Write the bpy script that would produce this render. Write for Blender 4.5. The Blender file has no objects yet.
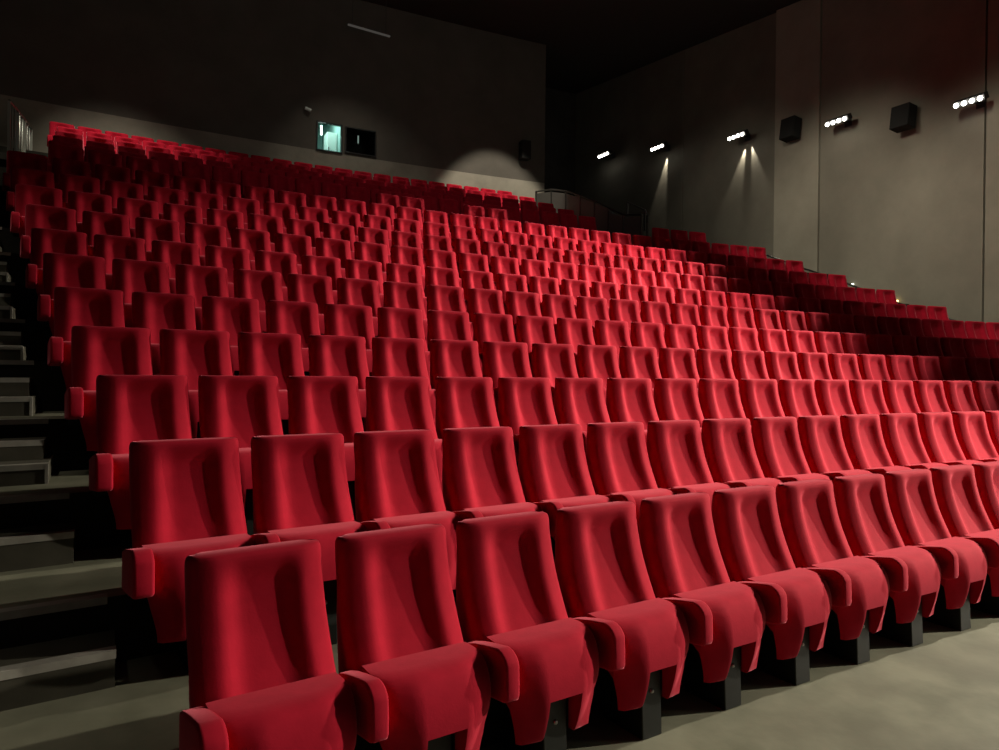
import bpy, bmesh, math, random
from mathutils import Vector, Matrix, Euler
random.seed(4)
sc = bpy.context.scene
COL = sc.collection
PI = math.pi

# ------------------------------------------------------------------ hall geometry (metres)
R0 = 53.476                      # radius of the first seat row
EYE = 1.625
CAMX, CAMY = -7.1723, -3.2392
RAD = [-.046, .976, 1.985, 2.992, 3.979, 4.964, 5.936, 6.909, 7.898, 8.891, 9.848, 10.85, 12.5, 13.5, 14.5, 15.5, 16.5]
TOP = [-.651, -.338, -.041, .283, .632, 1.02, 1.385, 1.795, 2.207, 2.63, 3.07, 3.52, 4.01, 4.38, 4.75, 5.12, 5.48]
OFF = [.69, .537, .388, .224, .065, -.078, -.248, -.382, -.57, -.72, -.862]
PITCH = .55
SEAT_H = .975
FLOOR = [t + EYE - SEAT_H for t in TOP]
FLOOR[0] = 0.0
EDGE = [None] + [RAD[k-1] - .06 for k in range(1, 17)]      # riser of tier k
WR, WL = 8.9, -10.2
BACK = 17.3

def P(R, s, z):
    a = s / (R0 + R)
    return Vector(((R0+R)*math.sin(a), -R0 + (R0+R)*math.cos(a), z))
def Yat(R, x):
    return -R0 + math.sqrt((R0+R)**2 - x*x)

# ------------------------------------------------------------------ helpers
def tag(o, label=None, cat=None, group=None, kind=None):
    if label: o['label'] = label
    if cat: o['category'] = cat
    if group: o['group'] = group
    if kind: o['kind'] = kind
    return o
def empty(name, loc, rz=0, label=None, cat=None, group=None):
    o = bpy.data.objects.new(name, None); COL.objects.link(o)
    o.location = loc; o.rotation_euler = (0, 0, rz); o.empty_display_size = .1
    return tag(o, label, cat, group)
def finish(bm, name, mat, parent=None, smooth=False, angle=None):
    me = bpy.data.meshes.new(name)
    bmesh.ops.recalc_face_normals(bm, faces=bm.faces)
    bm.to_mesh(me); bm.free()
    if smooth:
        for p in me.polygons: p.use_smooth = True
        if angle is not None:
            me.set_sharp_from_angle(angle=angle)
    me.materials.append(mat)
    o = bpy.data.objects.new(name, me); COL.objects.link(o)
    if parent: o.parent = parent
    return o
def add_box(bm, c, s, rot=None, bevel=0):
    m = Matrix.Translation(c)
    if rot: m = m @ Euler(rot).to_matrix().to_4x4()
    r = bmesh.ops.create_cube(bm, size=1, matrix=m @ Matrix.Diagonal((s[0], s[1], s[2], 1)))
    if bevel:
        es = {e for v in r['verts'] for e in v.link_edges}
        bmesh.ops.bevel(bm, geom=list(es), offset=bevel, segments=2, affect='EDGES', profile=.5)
def add_tube(bm, p, q, r, n=10):
    p, q = Vector(p), Vector(q); d = q - p
    m = Matrix.Translation((p+q)/2) @ d.to_track_quat('Z', 'Y').to_matrix().to_4x4()
    bmesh.ops.create_cone(bm, cap_ends=True, segments=n, radius1=r, radius2=r, depth=d.length, matrix=m)
def quad(bm, pts):
    return bm.faces.new([bm.verts.new(p) for p in pts])

# ------------------------------------------------------------------ materials
def mat(name, col, rough=.6, metal=0, spec=.5):
    m = bpy.data.materials.new(name); m.use_nodes = True
    b = m.node_tree.nodes['Principled BSDF']
    b.inputs['Base Color'].default_value = (*col, 1); b.inputs['Roughness'].default_value = rough
    b.inputs['Metallic'].default_value = metal; b.inputs['Specular IOR Level'].default_value = spec
    return m
def noisy(name, c1, c2, scale, rough=.8, bump=.1, detail=6, spec=.3, lo=.35, hi=.65, c3=None, scale3=1.):
    m = mat(name, c1, rough, 0, spec); nt = m.node_tree; N = nt.nodes; L = nt.links; b = N['Principled BSDF']
    tc = N.new('ShaderNodeTexCoord'); n = N.new('ShaderNodeTexNoise'); n.inputs['Scale'].default_value = scale; n.inputs['Detail'].default_value = detail
    L.new(tc.outputs['Object'], n.inputs['Vector'])
    r = N.new('ShaderNodeValToRGB'); r.color_ramp.elements[0].position = lo; r.color_ramp.elements[1].position = hi
    r.color_ramp.elements[0].color = (*c1, 1); r.color_ramp.elements[1].color = (*c2, 1)
    L.new(n.outputs['Fac'], r.inputs['Fac']); out = r.outputs['Color']
    if c3:
        n3 = N.new('ShaderNodeTexNoise'); n3.inputs['Scale'].default_value = scale3; n3.inputs['Detail'].default_value = 4
        L.new(tc.outputs['Object'], n3.inputs['Vector'])
        r3 = N.new('ShaderNodeValToRGB'); r3.color_ramp.elements[0].position = .45; r3.color_ramp.elements[1].position = .7
        L.new(n3.outputs['Fac'], r3.inputs['Fac'])
        mx = N.new('ShaderNodeMix'); mx.data_type = 'RGBA'
        L.new(r3.outputs['Color'], mx.inputs['Factor']); L.new(out, mx.inputs['A']); mx.inputs['B'].default_value = (*c3, 1)
        out = mx.outputs['Result']
    L.new(out, b.inputs['Base Color'])
    if bump:
        n2 = N.new('ShaderNodeTexNoise'); n2.inputs['Scale'].default_value = scale*8
        L.new(tc.outputs['Object'], n2.inputs['Vector'])
        bp = N.new('ShaderNodeBump'); bp.inputs['Strength'].default_value = bump; bp.inputs['Distance'].default_value = .01
        L.new(n2.outputs['Fac'], bp.inputs['Height']); L.new(bp.outputs['Normal'], b.inputs['Normal'])
    return m
def emis(name, col, s):
    m = bpy.data.materials.new(name); m.use_nodes = True; nt = m.node_tree; nt.nodes.clear()
    e = nt.nodes.new('ShaderNodeEmission'); e.inputs[0].default_value = (*col, 1); e.inputs[1].default_value = s
    o = nt.nodes.new('ShaderNodeOutputMaterial'); nt.links.new(e.outputs[0], o.inputs[0]); return m

M = {}
v = noisy('red_velvet', (.44, .007, .026), (.50, .009, .031), 14, rough=.85, bump=.05, spec=.12)
bs = v.node_tree.nodes['Principled BSDF']
bs.inputs['Sheen Weight'].default_value = .6; bs.inputs['Sheen Roughness'].default_value = .35
bs.inputs['Sheen Tint'].default_value = (1, .26, .33, 1)
M['velvet'] = v
M['black_metal'] = mat('black_painted_steel', (.013, .015, .013), .45, 0, .4)
M['bolt'] = mat('bolt_steel', (.35, .34, .32), .35, 1)
M['riser'] = noisy('dark_carpet', (.022, .021, .018), (.032, .030, .024), 3, .95, .1, spec=.1)
M['step'] = noisy('dark_step_vinyl', (.060, .056, .040), (.085, .080, .058), 5, .75, .05, spec=.3)
M['floor'] = noisy('grey_green_floor_vinyl', (.155, .160, .108), (.235, .238, .168), 3.5, .62, .08, spec=.35, c3=(.145, .142, .10), scale3=.8)
M['nosing'] = noisy('pale_nosing_strip', (.30, .29, .25), (.40, .39, .34), 9, .6, .05)
M['ceiling'] = mat('black_ceiling', (.045, .040, .036), .95, 0, .1)
M['rail'] = mat('dark_rail_steel', (.05, .05, .048), .35, .6)
M['post'] = mat('grey_rail_steel', (.45, .48, .43), .4, .3)
M['panel'] = mat('grey_balustrade_panel', (.075, .075, .07), .5)
M['speaker'] = mat('black_speaker_cloth', (.010, .011, .010), .95)
M['housing'] = mat('black_lamp_housing', (.02, .02, .02), .5)
M['lamp'] = emis('floodlight_led', (1, .96, .86), 12)
M['booth'] = mat('booth_paint', (.28, .42, .39), .8)
M['booth_white'] = mat('booth_cabinet_white', (.75, .82, .78), .6)
M['tube'] = emis('fluorescent_tube', (.8, 1, .95), 9)
M['dimtube'] = emis('dim_linear_lamp', (1, .9, .8), .05)
M['dimtube2'] = emis('dim_booth_tube', (.8, 1, .9), .25)
M['frame'] = mat('black_window_frame', (.01, .01, .01), .5)
M['orange'] = emis('marker_light_glow', (1, .72, .25), 5)
M['white_led'] = emis('small_white_marker', (.9, 1, .85), 3)
g = bpy.data.materials.new('window_glass'); g.use_nodes = True
gb = g.node_tree.nodes['Principled BSDF']; gb.inputs['Transmission Weight'].default_value = 1; gb.inputs['Roughness'].default_value = .02
gb.inputs['Base Color'].default_value = (.85, .97, .93, 1); gb.inputs['IOR'].default_value = 1.1
M['glass'] = g

def concrete(name, base, panels=None, blotch=.25):
    """board-marked concrete, stained; panels = list of (y0, y1, factor) of differently cast bays"""
    m = mat(name, base, .85, 0, .2); nt = m.node_tree; N = nt.nodes; L = nt.links; b = N['Principled BSDF']
    tc = N.new('ShaderNodeTexCoord')
    n = N.new('ShaderNodeTexNoise'); n.inputs['Scale'].default_value = .9; n.inputs['Detail'].default_value = 8; n.inputs['Roughness'].default_value = .62
    L.new(tc.outputs['Object'], n.inputs['Vector'])
    mr = N.new('ShaderNodeMapRange'); mr.inputs['From Min'].default_value = .3; mr.inputs['From Max'].default_value = .7
    mr.inputs['To Min'].default_value = 1-blotch; mr.inputs['To Max'].default_value = 1+blotch
    L.new(n.outputs['Fac'], mr.inputs['Value']); out = mr.outputs['Result']
    if panels:
        sep = N.new('ShaderNodeSeparateXYZ'); L.new(tc.outputs['Object'], sep.inputs[0])
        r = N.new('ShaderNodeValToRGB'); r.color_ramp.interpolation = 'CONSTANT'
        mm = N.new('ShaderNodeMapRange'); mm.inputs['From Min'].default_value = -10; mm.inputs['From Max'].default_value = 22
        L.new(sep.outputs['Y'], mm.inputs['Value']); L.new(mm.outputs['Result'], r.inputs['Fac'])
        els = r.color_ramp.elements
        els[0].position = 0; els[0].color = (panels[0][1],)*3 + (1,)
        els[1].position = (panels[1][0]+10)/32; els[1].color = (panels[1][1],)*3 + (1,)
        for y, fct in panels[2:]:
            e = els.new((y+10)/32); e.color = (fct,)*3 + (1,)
        mu = N.new('ShaderNodeMath'); mu.operation = 'MULTIPLY'
        L.new(out, mu.inputs[0]); L.new(r.outputs['Color'], mu.inputs[1]); out = mu.outputs[0]
    vm = N.new('ShaderNodeVectorMath'); vm.operation = 'SCALE'; vm.inputs[0].default_value = base
    L.new(out, vm.inputs['Scale']); L.new(vm.outputs[0], b.inputs['Base Color'])
    bp = N.new('ShaderNodeBump'); bp.inputs['Strength'].default_value = .25; bp.inputs['Distance'].default_value = .02
    L.new(n.outputs['Fac'], bp.inputs['Height']); L.new(bp.outputs['Normal'], b.inputs['Normal'])
    return m
M['concrete'] = concrete('concrete_back', (.26, .245, .20))
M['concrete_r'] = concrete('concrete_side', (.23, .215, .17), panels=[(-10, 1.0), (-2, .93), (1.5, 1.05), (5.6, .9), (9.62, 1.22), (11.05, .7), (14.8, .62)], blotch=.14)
M['cladding'] = concrete('dark_wall_cladding', (.10, .092, .078), blotch=.15)
M['concrete_dark'] = concrete('concrete_dark', (.05, .045, .04))

# ------------------------------------------------------------------ the seat
def smooth(t):
    t = max(0, min(1, t)); return t*t*(3-2*t)
def interp(tab, x):
    if x <= tab[0][0]: return tab[0][1]
    for (a, b), (c, d) in zip(tab, tab[1:]):
        if x <= c: return b + (d-b)*smooth_lin((x-a)/(c-a))
    return tab[-1][1]
def smooth_lin(t): return t
# seat axes: +x along the row, -y towards the screen (forward), z up.  forward distance f -> y = -f
FRONT = [(0, .020), (.08, .030), (.16, .047), (.24, .070), (.32, .103), (.40, .142), (.48, .185), (.56, .215), (.68, .235)]   # depth below the top -> forward
BACKP = [(0, -.075), (.1, -.085), (.3, -.085), (.5, -.06), (.68, -.03)]

def backrest_bm():
    bm = bmesh.new()
    n = 28
    hs = [0, .006, .018, .035, .055, .08, .11, .145, .18, .22, .26, .30, .34, .38, .42, .46, .50, .54]
    rows = []
    for j, h in enumerate(hs):
        ins = [.016, .006, .0015][j] if j < 3 else 0
        hw = .246 + .005*smooth(h/.5) - ins
        fr, bk = [], []
        for i in range(n+1):
            t = -1 + 2*i/n
            t = math.copysign(1-(1-abs(t))**1.25, t)          # denser at the edges
            u = hw*t; au = abs(u)
            f = interp(FRONT, h) + .02 - ins*.9
            # side bolsters wrap round the edge
            e = (abs(t)*hw - (hw-.022))/.022
            if e > 0: f -= .030*(1-math.sqrt(max(0, 1-e*e)))
            # wings swell to a crest, then dip into a shallow hollow that opens out towards the seat
            f += .011 - .034*max(0, (au-.150)/.094)**1.7
            half = .150 + .018*smooth((h-.22)/.3)
            T = smooth((h-.006)/.12)*(1-.30*smooth((h-.34)/.20))
            ax = au/half
            if ax < 1: f -= .040*T*smooth((1-ax)/.56)
            fr.append(bm.verts.new((u, -f, SEAT_H-h)))
            b = interp(BACKP, h) + .015 + ins*.9
            bw = .90
            eb = (abs(t)-.80)/.20
            if eb > 0: b += .030*(1-math.sqrt(max(0, 1-eb*eb)))
            bk.append(bm.verts.new((u*bw, -b, SEAT_H-h)))
        rows.append((fr, bk))
    for (f0, b0), (f1, b1) in zip(rows, rows[1:]):
        for i in range(n):
            bm.faces.new((f0[i], f0[i+1], f1[i+1], f1[i]))
            bm.faces.new((b0[i+1], b0[i], b1[i], b1[i+1]))
        bm.faces.new((f0[0], f1[0], b1[0], b0[0])); bm.faces.new((f0[n], b0[n], b1[n], f1[n]))
    for (f, b) in (rows[0], rows[-1]):
        for i in range(n): bm.faces.new((f[i], b[i], b[i+1], f[i+1]))
    return bm

def cushion_bm():
    """the tipped-up seat cushion: upholstered underside facing forward, bevelled flanks, notch for the pedestal"""
    bm = bmesh.new()
    us = [-.226, -.222, -.205, -.17, -.135, -.105, -.082, -.05, 0, .05, .082, .105, .135, .17, .205, .222, .226]
    ws = [.540, .537, .528, .508, .475, .44, .40, .36, .33, .302, .27, .24, .21, .185, .168, .155]
    F = [(.155, .395), (.17, .41), (.21, .425), (.28, .445), (.35, .455), (.42, .450), (.475, .432), (.508, .412), (.528, .385), (.537, .355), (.540, .31)]
    def fw(u, w):
        f = interp(F, w)
        au = abs(u)
        if au > .11: f -= min(.070, f-bw(u, w)-.02)*((au-.11)/.115)**1.05 * (.6+.4*smooth((.44-w)/.16))
        if au > .205: f -= .02*((au-.205)/.021)**2
        return f
    def bw(u, w):
        return .20 + .165*smooth((.41-w)/.12)
    grid = {}
    for a, u in enumerate(us):
        for b, w in enumerate(ws):
            # flank curves in towards the bottom, lower edge of each tongue rises outwards
            k = 1 - .17*smooth((.38-w)/.22) if abs(u) > .09 else 1
            uu = u*k if abs(u) > .09 else u
            ww = w + (.004*smooth((abs(u)-.10)/.13)*smooth((.26-w)/.10))
            grid[a, b] = (bm.verts.new((uu, -fw(u, w), ww)), bm.verts.new((uu*.985, -bw(u, w), ww)))
    def has(a, b):
        if a < 0 or b < 0 or a >= len(us)-1 or b >= len(ws)-1: return False
        if us[a] >= -.083 and us[a+1] <= .083 and ws[b+1] <= .303: return False
        return True
    for a in range(len(us)-1):
        for b in range(len(ws)-1):
            if not has(a, b): continue
            q = [grid[a, b], grid[a+1, b], grid[a+1, b+1], grid[a, b+1]]
            bm.faces.new([p[0] for p in q]); bm.faces.new([p[1] for p in reversed(q)])
            for (i, j, ea, eb) in ((0, 1, a, b-1), (1, 2, a+1, b), (2, 3, a, b+1), (3, 0, a-1, b)):
                if not has(ea, eb):
                    bm.faces.new((q[i][0], q[i][1], q[j][1], q[j][0]))
    loose = [v_ for v_ in bm.verts if not v_.link_faces]
    bmesh.ops.delete(bm, geom=loose, context='VERTS')
    return bm

def armrest_bm():
    bm = bmesh.new()
    prof = [(.17, .520), (.22, .535), (.30, .552), (.39, .567)]
    for k in range(1, 8):
        a = PI/2 * k/8; prof.append((.39+.075*math.sin(a), .567-.065*(1-math.cos(a))))
    prof += [(.467, .45), (.467, .40), (.460, .384), (.440, .376), (.30, .360), (.20, .350), (.17, .36)]
    hw = .033
    L = [bm.verts.new((-hw, -f, w)) for f, w in prof]
    Rr = [bm.verts.new((hw, -f, w)) for f, w in prof]
    bm.faces.new(L); bm.faces.new(list(reversed(Rr)))
    n = len(prof)
    for i in range(n): bm.faces.new((L[i], Rr[i], Rr[(i+1) % n], L[(i+1) % n]))
    bm.normal_update()
    es = [e for e in bm.edges if len(e.link_faces) == 2 and (len(e.link_faces[0].verts) > 4) != (len(e.link_faces[1].verts) > 4)]
    bmesh.ops.bevel(bm, geom=es, offset=.012, segments=3, affect='EDGES', profile=.5)
    return bm

def pedestal_bm():
    bm = bmesh.new()
    pts = [(-.06, .13), (.06, .13), (.06, .39), (-.06, .39)]
    lo = [bm.verts.new((u, -f, 0)) for u, f in pts]
    hi = [bm.verts.new((u, -(f if f < .2 else .372), .36)) for u, f in pts]
    bm.faces.new(lo); bm.faces.new(hi)
    for i in range(4): bm.faces.new((lo[i], lo[(i+1) % 4], hi[(i+1) % 4], hi[i]))
    bmesh.ops.bevel(bm, geom=list(bm.edges), offset=.004, segments=1, affect='EDGES')
    return bm
def bolt_bm():
    bm = bmesh.new()
    bmesh.ops.create_cone(bm, cap_ends=True, segments=12, radius1=.012, radius2=.008, depth=.012, matrix=Matrix.Translation((0, -.3815, .205)) @ Matrix.Rotation(PI/2, 4, 'X'))
    return bm
def frame_bm():
    bm = bmesh.new()
    add_box(bm, (0, -.15, .35), (.54, .05, .07))
    add_box(bm, (.275, -.17, .39), (.012, .10, .14))
    add_box(bm, (0, -.10, .45), (.40, .10, .04)); add_box(bm, (0, -.13, .40), (.08, .08, .12))
    return bm

ORD = ['first', 'second', 'third', 'fourth', 'fifth', 'sixth', 'seventh', 'eighth', 'ninth', 'tenth', 'eleventh', 'twelfth', 'thirteenth',
       'fourteenth', 'fifteenth', 'sixteenth', 'seventeenth', 'eighteenth', 'nineteenth', 'twentieth', 'twenty-first', 'twenty-second',
       'twenty-third', 'twenty-fourth', 'twenty-fifth', 'twenty-sixth', 'twenty-seventh', 'twenty-eighth']

# view of the photograph, to know which seats it can show
YAW, PITCHA, ROLL, FPX = .488, -.004, .0111, 735.0
fwd = Vector((math.sin(YAW)*math.cos(PITCHA), math.cos(YAW)*math.cos(PITCHA), math.sin(PITCHA)))
rgt = Vector((math.cos(YAW), -math.sin(YAW), 0)); upv = rgt.cross(fwd)
rgt2 = math.cos(ROLL)*rgt + math.sin(ROLL)*upv; up2 = -math.sin(ROLL)*rgt + math.cos(ROLL)*upv
EYEP = Vector((CAMX, CAMY, EYE))
def px(p):
    d = p - EYEP; D = d.dot(fwd)
    return 499.5 + FPX*d.dot(rgt2)/D, 375 - FPX*d.dot(up2)/D, D

SEATS = []   # (row, place along the row s, label, first-in-run)
GROUP = 'red velvet seats in curved rows'
def rowname(k): return 'front row' if k == 0 else ORD[k] + ' row from the front'
for k in range(11):
    for i in range(28):
        s = (i+1-14)*PITCH - .25 + OFF[k]
        if px(P(RAD[k], s-.25, TOP[k]+EYE))[0] > 1012: continue
        SEATS.append((k, s, 'red velvet theatre seat in the %s, %s from the stairs' % (rowname(k), ORD[i]), i == 0))
for s0, n, nm in ((-8.10, 3, 'leftmost group of three'), (-2.57, 2, 'left middle pair'), (-.63, 2, 'right middle pair'), (4.32, 3, 'rightmost group of three')):
    w3 = ('left', 'middle', 'right') if n == 3 else ('left', 'right')
    for i in range(n):
        SEATS.append((11, s0+.275+i*PITCH, 'dark red seat in the broken twelfth row, %s seat of the %s' % (w3[i], nm), i == 0))
for k, s0 in ((12, -8.20), (13, -8.20), (14, -8.22), (15, -8.25), (16, -8.45)):
    nm = {12: 'front row', 13: 'second row', 14: 'third row', 15: 'fourth row', 16: 'last row'}[k]
    for i in range(22):
        SEATS.append((k, s0+.275+i*PITCH, 'red seat in the %s of the raised rear block, %s from its left' % (nm, ORD[i]), i == 0))

proto = empty('theatre_seat', (0, 0, 0))
parts = [finish(backrest_bm(), 'backrest', M['velvet'], proto, True),
         finish(cushion_bm(), 'seat_cushion', M['velvet'], proto, True, math.radians(52)),
         finish(armrest_bm(), 'armrest', M['velvet'], proto, True, math.radians(60)),
         finish(pedestal_bm(), 'pedestal', M['black_metal'], proto),
         finish(frame_bm(), 'seat_frame', M['black_metal'], proto)]
parts[2].location = (PITCH/2, 0, 0)
bolt = finish(bolt_bm(), 'bolt', M['bolt'], parts[3], True)
left_arm = parts[2]

NEAR = sorted(SEATS, key=lambda t: px(P(RAD[t[0]], t[1], TOP[t[0]]+EYE))[2])
solo = set(id(t) for t in NEAR[:300])
first_used = False
far = bmesh.new()
def put_far(me, mtx):
    tmp = me.copy(); tmp.transform(mtx); far.from_mesh(tmp); bpy.data.meshes.remove(tmp)
for t in SEATS:
    k, s, lab, first = t
    a = s/(R0+RAD[k]); loc = P(RAD[k], s, FLOOR[k])
    if id(t) not in solo:
        mtx = Matrix.Translation(loc) @ Matrix.Rotation(-a, 4, 'Z')
        for p_ in parts: put_far(p_.data, mtx @ Matrix.Translation(p_.location))
        continue
    if not first_used:
        r = proto; first_used = True; kids = parts
    else:
        r = proto.copy(); COL.objects.link(r); kids = []
        for p_ in parts:
            c = p_.copy(); COL.objects.link(c); c.parent = r; kids.append(c)
            if p_ is parts[3] and k < 3:
                d = bolt.copy(); COL.objects.link(d); d.parent = c
    r.location = loc; r.rotation_euler = (0, 0, -a)
    tag(r, lab, 'seat', GROUP)
    if first:
        c = left_arm.copy(); COL.objects.link(c); c.parent = r; c.location = (-PITCH/2+.018, 0, 0); c.scale = (1.25, 1, 1)
me = bpy.data.meshes.new('theatre_seats'); far.to_mesh(me); far.free()
for p_ in me.polygons: p_.use_smooth = True
me.set_sharp_from_angle(angle=math.radians(52))
me.materials.append(M['velvet'])
fo = bpy.data.objects.new('theatre_seats', me); COL.objects.link(fo)
tag(fo, 'farthest red velvet seats packed together in the raised rear block', 'seats', 'farthest rear seats', 'stuff')

# ------------------------------------------------------------------ setting: floor, tiers, walls, ceiling
def struct(bm, name, m, smooth_=False):
    return tag(finish(bm, name, m, None, smooth_), kind='structure')
def xs_range(x0, x1, n=24): return [x0 + (x1-x0)*i/n for i in range(n+1)]

bm = bmesh.new()
xs = xs_range(WL, WR, 30)
top = [bm.verts.new((x, Yat(EDGE[1], x), 0)) for x in xs]; lo = [bm.verts.new((x, -9.5, 0)) for x in xs]
for i in range(len(xs)-1): bm.faces.new((lo[i], lo[i+1], top[i+1], top[i]))
struct(bm, 'floor', M['floor'])
XV = 4.75
for k in range(1, 17):
    x1 = WR if k < 12 else XV
    xs = xs_range(WL, x1, 26)
    Rn = EDGE[k+1] if k < 16 else BACK+.1
    bm = bmesh.new()
    z0, z1 = FLOOR[k-1], FLOOR[k]
    A = [bm.verts.new((x, Yat(EDGE[k], x), z0-.02)) for x in xs]
    B = [bm.verts.new((x, Yat(EDGE[k], x), z1)) for x in xs]
    C_ = [bm.verts.new((x, Yat(Rn, x), z1)) for x in xs]
    D_ = [bm.verts.new((x, Yat(Rn, x), z0-.02)) for x in xs]
    n = len(xs)-1
    for i in range(n):
        bm.faces.new((A[i], A[i+1], B[i+1], B[i])).material_index = 1
        bm.faces.new((B[i], B[i+1], C_[i+1], C_[i]))
    bm.faces.new((A[n], D_[n], C_[n], B[n])).material_index = 1
    if k >= 12:     # cheek down to the entrance landing
        q = quad(bm, [B[n].co.copy(), C_[n].co.copy(), Vector((C_[n].co.x, C_[n].co.y, FLOOR[11])), Vector((B[n].co.x, B[n].co.y, FLOOR[11]))]); q.material_index = 1
    o = struct(bm, 'floor', M['floor']); o.data.materials.append(M['riser'])
bm = bmesh.new()    # landing of the side entrance
quad(bm, [Vector((XV, Yat(EDGE[12], XV), FLOOR[11])), Vector((WR, Yat(EDGE[12], WR), FLOOR[11])), Vector((WR, 21, FLOOR[11])), Vector((XV, 21, FLOOR[11]))])
struct(bm, 'floor', M['riser'])

# half steps and nosings of the left stairs
def left_end(k): return (1-14)*PITCH - .245 + OFF[k] - .255 - .03 if k < 11 else -8.25
n_tr = 0; n_st = 0
NSTEP = sum(1 if k < 3 else 2 for k in range(1, 11))
def strip(R, z, sl, sr, off, bm, w=.055, h=.03):
    ss = xs_range(sl, sr, 6)
    L1 = [bm.verts.new(P(R-.004, s, z-h)-off) for s in ss]; L2 = [bm.verts.new(P(R-.004, s, z+.004)-off) for s in ss]
    L3 = [bm.verts.new(P(R+w, s, z+.004)-off) for s in ss]
    for i in range(6):
        bm.faces.new((L1[i], L1[i+1], L2[i+1], L2[i])); bm.faces.new((L2[i], L2[i+1], L3[i+1], L3[i]))
for k in range(1, 11):
    zf, zn = FLOOR[k], FLOOR[k+1]
    Re = EDGE[k+1]; m_ = 1 if k < 3 else 2
    sr = left_end(k) - (.02 if k < 2 else .06); sl = -9.9
    for q in range(m_):
        Rf = Re - .28*(m_-q); zt = zf + (zn-zf)*(q+1)/(m_+1)
        ex = sr - .04*q
        o_ = ORD[n_st] if n_st < len(ORD) else 'topmost'
        n_st += 1
        where = 'above the %s row floor' % ORD[k] if m_ == 1 else ('lower' if q == 0 else 'upper') + ' one of the pair above the %s row floor' % ORD[k]
        st = empty('stair_step', P((Re+Rf)/2, (sl+ex)/2, zf), 0, 'dark stair step with pale nosing, ' + where, 'step', 'small steps of the left stairs')
        off = Vector(st.location)
        ss = xs_range(sl, ex, 6); bm = bmesh.new(); zb = zf if q == 0 else zf + (zn-zf)*q/(m_+1)
        def loop(R, z): return [bm.verts.new(P(R, s_, z) - off) for s_ in ss]
        Rb = Re-.002
        a, b, c = loop(Rf, zb), loop(Rf, zt), loop(Rb, zt); d = loop(Rb, zb)
        for i in range(6):
            bm.faces.new((a[i], a[i+1], b[i+1], b[i])); bm.faces.new((b[i], b[i+1], c[i+1], c[i])); bm.faces.new((a[i], d[i], d[i+1], a[i+1]))
            bm.faces.new((c[i], c[i+1], d[i+1], d[i]))
        bm.faces.new((a[6], d[6], c[6], b[6])); bm.faces.new((a[0], b[0], c[0], d[0]))
        finish(bm, 'tread_block', M['step'], st)
        bm = bmesh.new(); strip(Rf, zt, sl, ex+.004, off, bm)
        if q == 0 and k >= 3:     # trim running down the open end of the block
            e0, e1 = P(Rf-.005, ex-.012, zb)-off, P(Rf-.005, ex+.005, zb)-off
            dz = Vector((0, 0, zt-zb))
            bm.faces.new([bm.verts.new(p) for p in (e0, e1, e1+dz, e0+dz)])
            e2 = P(Rf+.02, ex+.005, zb)-off
            bm.faces.new([bm.verts.new(p) for p in (e1, e2, e2+dz, e1+dz)])
        finish(bm, 'nosing', M['nosing'], st)
    n_tr += 1
    bm = bmesh.new(); strip(Re, zn, sl, sr-.03, Vector((0, 0, 0)), bm)
    struct(bm, 'trim_%d' % n_tr, M['nosing'])

# back wall with the projection window openings
def wall_arc(s_cuts, z_cuts, R, holes, name, m, off=0):
    bm = bmesh.new(); V = {}
    def vt(i, j):
        if (i, j) not in V: V[i, j] = bm.verts.new(P(R, s_cuts[i], z_cuts[j]))
        return V[i, j]
    for i in range(len(s_cuts)-1):
        for j in range(len(z_cuts)-1):
            sm, zm = (s_cuts[i]+s_cuts[i+1])/2, (z_cuts[j]+z_cuts[j+1])/2
            if any(h[0] < sm < h[1] and h[2] < zm < h[3] for h in holes): continue
            bm.faces.new((vt(i, j), vt(i+1, j), vt(i+1, j+1), vt(i, j+1)))
    return struct(bm, name, m)
W1 = (-2.12, -1.44, 6.15+EYE, 6.90+EYE); W2 = (-1.30, -.45, 6.20+EYE, 6.88+EYE)
CZ = 13.0
cuts = sorted(set([-10.3 + i*.8 for i in range(20)] + [W1[0], W1[1], W2[0], W2[1], 5.2]))
cuts = [c for c in cuts if c <= 5.2]
ZC = 6.12 + EYE       # top of the bare concrete; dark cladding above
wall_arc(cuts, [FLOOR[15]-.2, ZC], BACK, [], 'wall_back', M['concrete'])
wall_arc(cuts, sorted([ZC, W1[2], W2[2], W2[3], W1[3], CZ]), BACK, [W1, W2], 'wall_back', M['cladding'])
bm = bmesh.new(); p0 = P(BACK, 5.2, 0)
quad(bm, [Vector((p0.x, p0.y, FLOOR[11]-.2)), Vector((p0.x, 21, FLOOR[11]-.2)), Vector((p0.x, 21, CZ)), Vector((p0.x, p0.y, CZ))])
quad(bm, [Vector((p0.x, 21, FLOOR[11]-.2)), Vector((WR+.3, 21, FLOOR[11]-.2)), Vector((WR+.3, 21, CZ)), Vector((p0.x, 21, CZ))])
struct(bm, 'wall_entrance', M['concrete_dark'])
# right wall: cast bays with open joints; the bay at y 9.62..11.05 stands proud
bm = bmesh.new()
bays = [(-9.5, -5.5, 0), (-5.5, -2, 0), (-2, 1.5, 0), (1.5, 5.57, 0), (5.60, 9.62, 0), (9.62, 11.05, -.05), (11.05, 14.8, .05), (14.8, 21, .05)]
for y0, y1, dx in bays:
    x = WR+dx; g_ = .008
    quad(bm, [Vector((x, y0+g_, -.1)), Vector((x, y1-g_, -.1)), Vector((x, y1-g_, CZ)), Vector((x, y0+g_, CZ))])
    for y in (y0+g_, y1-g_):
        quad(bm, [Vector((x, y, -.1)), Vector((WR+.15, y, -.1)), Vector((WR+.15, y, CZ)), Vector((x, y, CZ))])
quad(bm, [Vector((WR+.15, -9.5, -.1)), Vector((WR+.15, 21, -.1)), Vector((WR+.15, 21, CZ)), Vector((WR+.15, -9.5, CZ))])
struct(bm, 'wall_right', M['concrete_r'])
bm = bmesh.new()
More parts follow.
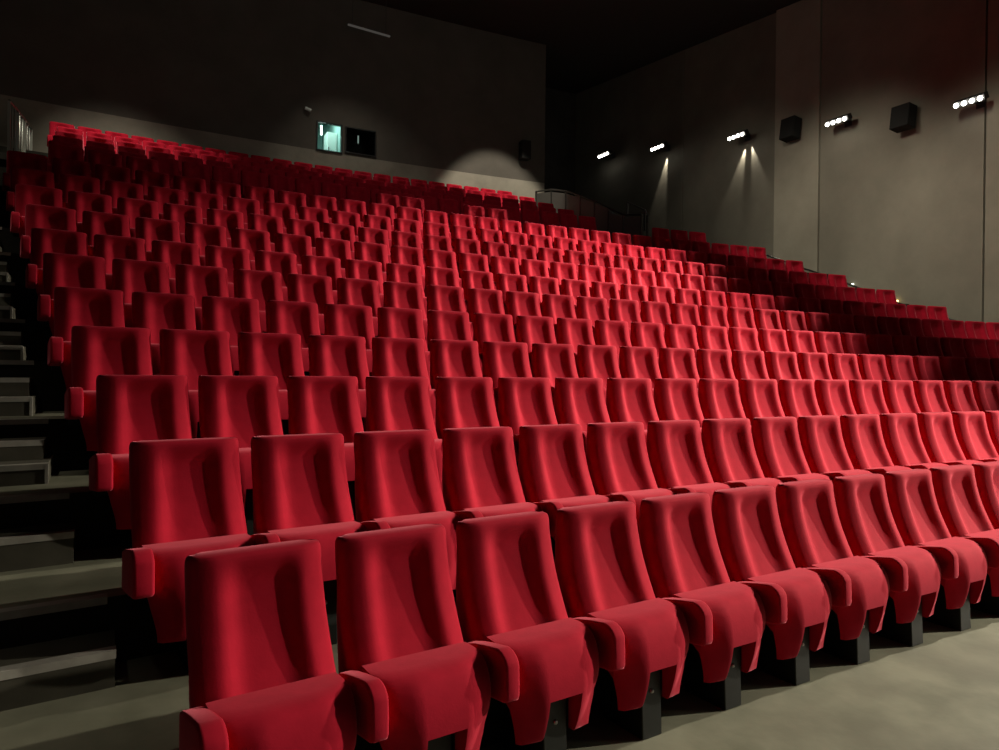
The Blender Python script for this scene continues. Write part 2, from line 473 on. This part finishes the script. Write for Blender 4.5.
quad(bm, [Vector((WL, -9.5, -.1)), Vector((WL, 21, -.1)), Vector((WL, 21, CZ)), Vector((WL, -9.5, CZ))])
struct(bm, 'wall_left', M['concrete_dark'])
bm = bmesh.new()
quad(bm, [Vector((WL, -9.5, 9.5)), Vector((WR+.2, -9.5, 9.5)), Vector((WR+.2, 21, 12.6)), Vector((WL, 21, 12.6))])
struct(bm, 'ceiling', M['ceiling'])

# projection booth behind the back wall
def arc_frame(name, W, R, t=.03, d=.12):
    bm = bmesh.new()
    s0, s1, z0, z1 = W; c = P(R, (s0+s1)/2, (z0+z1)/2); a = -((s0+s1)/2)/(R0+R)
    w, h = s1-s0, z1-z0
    for cx, cz, sx, sz in ((0, h/2+t/2, w+2*t, t), (0, -h/2-t/2, w+2*t, t), (-w/2-t/2, 0, t, h), (w/2+t/2, 0, t, h)):
        add_box(bm, (cx, 0, cz), (sx, d, sz))
    o = finish(bm, name, M['frame']); o.location = c; o.rotation_euler = (0, 0, a); tag(o, kind='structure')
    bm = bmesh.new(); add_box(bm, (0, .02, 0), (w, .006, h)); finish(bm, 'pane', M['glass'], o)
    return o, c, a
o1, c1, a1 = arc_frame('window_1', W1, BACK)
o2, c2, a2 = arc_frame('window_2', W2, BACK)
yb = c1.y + .08
bm = bmesh.new(); add_box(bm, (c1.x-.32, yb+1.25, c1.z-.1), (1.50, 2.4, 2.4))
bmesh.ops.delete(bm, geom=[f for f in bm.faces if f.normal.y < -.9 or f.calc_center_median().y < yb+.1], context='FACES')
struct(bm, 'wall_booth', M['booth'])
bm = bmesh.new(); add_box(bm, (c2.x+.05, yb+.62, c2.z), (1.0, 1.15, 1.2))  # black box added behind the second window to make it look unlit
bmesh.ops.delete(bm, geom=[f for f in bm.faces if f.calc_center_median().y < yb+.1], context='FACES')
struct(bm, 'wall_booth_dark', M['frame'])
bm = bmesh.new(); add_box(bm, (0, 0, 0), (.28, .40, 1.0), bevel=.01)
cab = empty('booth_cabinet', (c1.x+.27, yb+.80, c1.z-.12), 0, 'white cabinet standing inside the lit projection booth', 'cabinet')
o = finish(bm, 'cabinet_body', M['booth_white'], cab); o.location = (0, 0, 0)
bm = bmesh.new(); add_box(bm, (-.10, -.21, 0), (.015, .02, .12)); finish(bm, 'door_handle', M['rail'], cab)
tl = empty('fluorescent_lamp', (c1.x-.11, yb+.35, c1.z+.31), 0, 'short upright white tube lamp inside the projection booth', 'lamp')
bm = bmesh.new(); add_tube(bm, (0, 0, -.13), (0, 0, .13), .024); finish(bm, 'tube', M['tube'], tl)
bm = bmesh.new(); add_box(bm, (0, .03, 0), (.05, .02, .30)); finish(bm, 'lamp_holder', M['housing'], tl)

def area(name, loc, rot, size, e, col):
    l = bpy.data.lights.new(name, 'AREA'); l.energy = e; l.size = size; l.color = col
    o = bpy.data.objects.new(name, l); COL.objects.link(o); o.location = loc; o.rotation_euler = rot; return o
def spot(name, loc, target, e, ang, blend, col=(1, .93, .80), r=.06):
    l = bpy.data.lights.new(name, 'SPOT'); l.energy = e; l.spot_size = math.radians(ang); l.spot_blend = blend; l.color = col; l.shadow_soft_size = r
    o = bpy.data.objects.new(name, l); COL.objects.link(o); o.location = loc
    o.rotation_euler = (Vector(target)-Vector(loc)).to_track_quat('-Z', 'Y').to_euler(); return o
tl = empty('fluorescent_lamp', (c2.x+.08, yb+.40, c2.z+.22), 0, 'dim upright strip of light behind the dark right-hand booth window', 'lamp')
bm = bmesh.new(); add_tube(bm, (0, 0, -.11), (0, 0, .11), .018); finish(bm, 'tube', M['dimtube2'], tl)  # emissive strip in place of a reflection in the window
area('booth_light', (c1.x-.2, yb+.40, c1.z+.95), (0, 0, 0), .7, 34, (.72, 1, .94))

# small things on the back wall
def on_wall(name, s, z, R=BACK): o = empty(name, P(R, s, z), -s/(R0+R)); return o
w = on_wall('wall_speaker', 4.40, 7.02+EYE); tag(w, 'small black speaker box high on the back wall above the last row', 'speaker')
bm = bmesh.new(); add_box(bm, (0, -.17, 0), (.30, .30, .58), bevel=.015); finish(bm, 'cabinet', M['speaker'], w)
bm = bmesh.new(); add_box(bm, (0, -.02, .0), (.06, .06, .30)); finish(bm, 'bracket', M['rail'], w)
w = on_wall('wall_spotlight', -2.42, 7.19+EYE); tag(w, 'tiny pale unlit spotlight on the back wall left of the booth window', 'lamp')
bm = bmesh.new(); add_tube(bm, (-.07, -.12, 0), (.09, -.14, -.05), .045); finish(bm, 'lamp_body', M['booth_white'], w)
bm = bmesh.new(); add_box(bm, (0, -.05, .01), (.04, .10, .04)); finish(bm, 'bracket', M['rail'], w)
w = empty('ceiling_strip_lamp', (-2.13, 12.61, 9.18+0), math.atan2(.10, 1.0), 'thin faint horizontal strip hanging in the dark under the ceiling', 'lamp')
bm = bmesh.new(); add_box(bm, (0, 0, 0), (1.0, .045, .03)); finish(bm, 'tube', M['dimtube'], w)  # hanging bar given a weak glow instead of light falling on it
bm = bmesh.new(); add_tube(bm, (-.4, 0, .02), (-.4, 0, 2.4), .006, 6); add_tube(bm, (.4, 0, .02), (.4, 0, 2.4), .006, 6); finish(bm, 'suspension', M['housing'], w)

# ------------------------------------------------------------------ floodlights on the right wall
FX = [(5.67, 7.31), (8.80, 7.83), (12.05, 8.37), (15.45, 8.95), (18.39, 9.46)]
names = ['largest and brightest, nearest to the right edge', 'second from the right edge', 'middle one of the five lit', 'second from the far end, with one beam below', 'farthest and smallest']
for (y, z), nm in zip(FX, names):
    x = WR-.42
    f_ = empty('floodlight', (x, y, z), 0, 'four-lamp floodlight glowing on the right wall, ' + nm, 'floodlight', 'floodlights along the right wall')
    f_.rotation_euler = (0, 0, 0)
    bm = bmesh.new(); add_box(bm, (.05, 0, .05), (.16, .62, .13), rot=(0, math.radians(-30), 0), bevel=.01); finish(bm, 'housing', M['housing'], f_)
    bm = bmesh.new(); add_box(bm, (.22, 0, .04), (.40, .05, .04)); add_box(bm, (.40, 0, .04), (.02, .18, .18)); finish(bm, 'bracket', M['housing'], f_)
    for q in range(4):
        bm = bmesh.new()
        bmesh.ops.create_uvsphere(bm, u_segments=14, v_segments=8, radius=.05, matrix=Matrix.Translation((-.06, -.24+.16*q, -.01)) @ Matrix.Diagonal((.8, 1, 1, 1)))
        finish(bm, 'lamp_lens', M['lamp'], f_, True)

# speakers on the right wall
for y, z, h, lab in ((10.35, 8.12, .55, 'black rectangular speaker box on the right wall beside the pale wall bay'),
                     (7.22, 7.48, .52, 'barely visible dark speaker box on the right wall between two floodlights')):
    w = empty('wall_speaker', (WR, y, z), 0, lab, 'speaker')
    bm = bmesh.new(); add_box(bm, (-.25, 0, 0), (.30, .44, h), rot=(0, math.radians(8), 0), bevel=.015); finish(bm, 'cabinet', M['speaker'], w)
    bm = bmesh.new(); add_box(bm, (-.05, 0, 0), (.14, .08, .3)); finish(bm, 'bracket', M['rail'], w)

# ------------------------------------------------------------------ railings
def railing(name, pts, label, base_drop, panel=None, post_mat='rail', bars=0):
    r = empty(name, pts[0], 0, label, 'railing'); o0 = Vector(pts[0])
    bm = bmesh.new()
    for a, b in zip(pts, pts[1:]): add_tube(bm, Vector(a)-o0, Vector(b)-o0, .024)
    finish(bm, 'handrail', M['rail'], r, True, 1)
    for i, p in enumerate(pts):
        p = Vector(p)-o0; bm = bmesh.new(); add_box(bm, (p.x, p.y, p.z-base_drop/2), (.045, .045, base_drop)); finish(bm, 'post', M[post_mat], r)
    if panel:
        for a, b in zip(pts, pts[1:]):
            a, b = Vector(a)-o0, Vector(b)-o0; d = (b-a)
            bm = bmesh.new(); m0, m1 = a+d*.05, a+d*.95
            dn0, dn1 = Vector((0, 0, .07)), Vector((0, 0, base_drop-.05))
            n = Vector((d.y, -d.x, 0)).normalized()*.006
            vs = [m0-dn0, m1-dn0, m1-dn1, m0-dn1]
            F_ = [bm.verts.new(v_+n) for v_ in vs]; G_ = [bm.verts.new(v_-n) for v_ in vs]
            bm.faces.new(F_); bm.faces.new(list(reversed(G_)))
            for i in range(4): bm.faces.new((F_[i], G_[i], G_[(i+1) % 4], F_[(i+1) % 4]))
            finish(bm, 'panel', M[panel], r)
    if bars:
        for a, b in zip(pts, pts[1:]):
            for q in range(1, bars+1):
                p = (Vector(a)+(Vector(b)-Vector(a))*q/(bars+1))-o0
                bm = bmesh.new(); add_tube(bm, p, p-Vector((0, 0, base_drop)), .015, 8); finish(bm, 'bar', M['post'], r, True)
        bm = bmesh.new()
        for a, b in zip(pts, pts[1:]): add_tube(bm, Vector(a)-o0-Vector((0, 0, base_drop-.08)), Vector(b)-o0-Vector((0, 0, base_drop-.08)), .018)
        finish(bm, 'bottom_rail', M['rail'], r)
    return r
SP = 4.62
pts = [P(R, SP, z+EYE) for R, z in ((11.6, 4.0), (12.35, 4.13), (13.0, 4.43), (13.65, 4.75), (14.35, 5.05), (15.1, 5.33), (15.9, 5.55), (16.8, 5.68))]
railing('balustrade', pts, 'dark balustrade with grey panels climbing beside the right end of the rear block', 1.12, 'panel')
pts = [P(R, s, z+EYE) for R, s, z in ((12.9, 5.15, 4.62), (12.2, 5.18, 4.28), (11.55, 4.76, 3.97))]
railing('handrail', pts, 'short curved dark handrail right of the grey balustrade, above the twelfth row', .55)
pts = [P(R, s, z+EYE) for R, s, z in ((11.55, 4.78, 3.90), (11.5, 5.25, 3.86), (10.9, 6.0, 3.62))]
# rail of the left gangway at the top
XL = -8.74
pts = [Vector((XL, Yat(R, XL), z+EYE)) for R, z in ((12.6, 4.60), (13.9, 4.83), (15.2, 5.05), (16.6, 5.27))]
railing('guard_rail', pts, 'steel guard rail with close upright bars at the top of the left stairs', 1.0, None, 'post', 2)
# wall handrail on the right
hp = [Vector((8.72, y, z)) for y, z in ((11.6, 5.10), (9.98, 4.42), (8.85, 3.97), (7.48, 3.36), (5.2, 2.50), (2.5, 1.55))]
hr = empty('wall_handrail', hp[0], 0, 'slim dark handrail running down the right wall beyond the row ends', 'handrail')
bm = bmesh.new()
for a, b in zip(hp, hp[1:]): add_tube(bm, a-hp[0], b-hp[0], .024)
finish(bm, 'rail', M['rail'], hr, True, 1)
for p in hp[1:-1]:
    bm = bmesh.new(); add_tube(bm, p-hp[0], p-hp[0]+Vector((.20, 0, -.05)), .012, 8); finish(bm, 'bracket', M['rail'], hr)
for y, z, m_, lab in ((7.50, 3.36, 'orange', 'small glowing amber marker light on the right wall above the row ends'),
                      (8.60, 3.86, 'white_led', 'tiny white marker light on the right wall handrail')):
    w = empty('marker_light', (WR-.02, y, z), 0, lab, 'lamp')
    bm = bmesh.new(); add_box(bm, (-.03, 0, 0), (.05, .16 if m_ == 'orange' else .05, .05), bevel=.008); finish(bm, 'marker_lens', M[m_], w)

# ------------------------------------------------------------------ lights
WARM = (1, .90, .74)
for y, z, dy, el, half, wide, e, bl in ((-7.2, 5.3, 1.0, 30, 16, 2.0, 1800, .9), (-4.0, 5.8, 2.6, 28.5, 14, 2.0, 7600, .9), (-.8, 6.3, 2.6, 27.5, 13, 2.0, 7500, .9),
                         (2.5, 6.8, 2.2, 26, 13, 2.0, 7600, .85), (5.67, 7.25, 2.5, 23.5, 13.4, 1.7, 8800, .8), (8.80, 7.75, 1.4, 20, 11, .95, 3600, .9)):
    fl = spot('flood_beam', (8.38, y, z), (8.38-10, y+dy, z-10*math.tan(math.radians(el))), e, half*2, bl, WARM, .10)
    fl.scale = (wide, 1, 1)
# beams down the right wall from the floods
for (y, z), e, dy in ((FX[3], 200, .70), (FX[2], 200, .90), (FX[2], 130, -.70)):
    spot('wall_beam', (WR+.005, y+dy*.10, z-.10), (WR+.04, y+dy, z-2.6), e*1.6, 32, .8, WARM, .01)
# unseen fill spots added to brighten the lower right wall
for y, e in ((-2, 1000), (1.5, 1200), (5, 1250), (8.5, 1000), (12, 260)):
    spot('wall_washer', (2.5, y-1.0, 9.2), (8.9, y+.5, 2.4+max(0, y)*.3), e*.95, 60, 1, WARM, .3)
# two downlights of the rear block, then an added fill
spot('rear_downlight', (3.1, 13.5, 11.0), (3.3, 15.9, 7.4), 1200, 48, .4, WARM, .05)
spot('rear_downlight', (-7.4, 13.0, 11.0), (-7.0, 14.9, 7.0), 1000, 58, 1, WARM, .05)
spot('rear_downlight', (-2.0, 14.5, 10.6), (-1.0, 16.8, 6.2), 170, 80, 1, WARM, .05)  # added low-power fill in place of bounced light on the wall
area('ceiling_uplight', (-1, 6, 8.3), (math.radians(180-48), 0, 0), 3, 60, (1, .92, .82))  # unseen area light added to lift the blacks, in place of haze
# downlights above the left stairs
for y, e in ((-1.2, 240), (2.2, 320), (6.0, 420), (9.5, 420), (13.2, 350)):
    spot('stair_downlight', (-9.9, y, 8.6), (-9.2, y+.6, 1+max(0, y)*.4), e, 32, .8, WARM, .1)

w_ = bpy.data.worlds.new('hall'); sc.world = w_; w_.use_nodes = True
w_.node_tree.nodes['Background'].inputs[0].default_value = (.9, .85, .8, 1); w_.node_tree.nodes['Background'].inputs[1].default_value = .035

# ------------------------------------------------------------------ camera
cd = bpy.data.cameras.new('camera'); cd.sensor_width = 36; cd.sensor_fit = 'HORIZONTAL'; cd.lens = FPX/999*36
cd.clip_end = 200
cam = bpy.data.objects.new('camera', cd); COL.objects.link(cam)
cam.matrix_world = Matrix(((rgt2.x, up2.x, -fwd.x, EYEP.x), (rgt2.y, up2.y, -fwd.y, EYEP.y), (rgt2.z, up2.z, -fwd.z, EYEP.z), (0, 0, 0, 1)))
sc.camera = cam
sc.view_settings.view_transform = 'Standard'; sc.view_settings.look = 'None'; sc.view_settings.gamma = 1
sc.view_settings.exposure = 0
sc.view_settings.use_curve_mapping = False
sc.cycles.use_denoising = True
print('SEATS', len(SEATS), 'solo', len(solo))
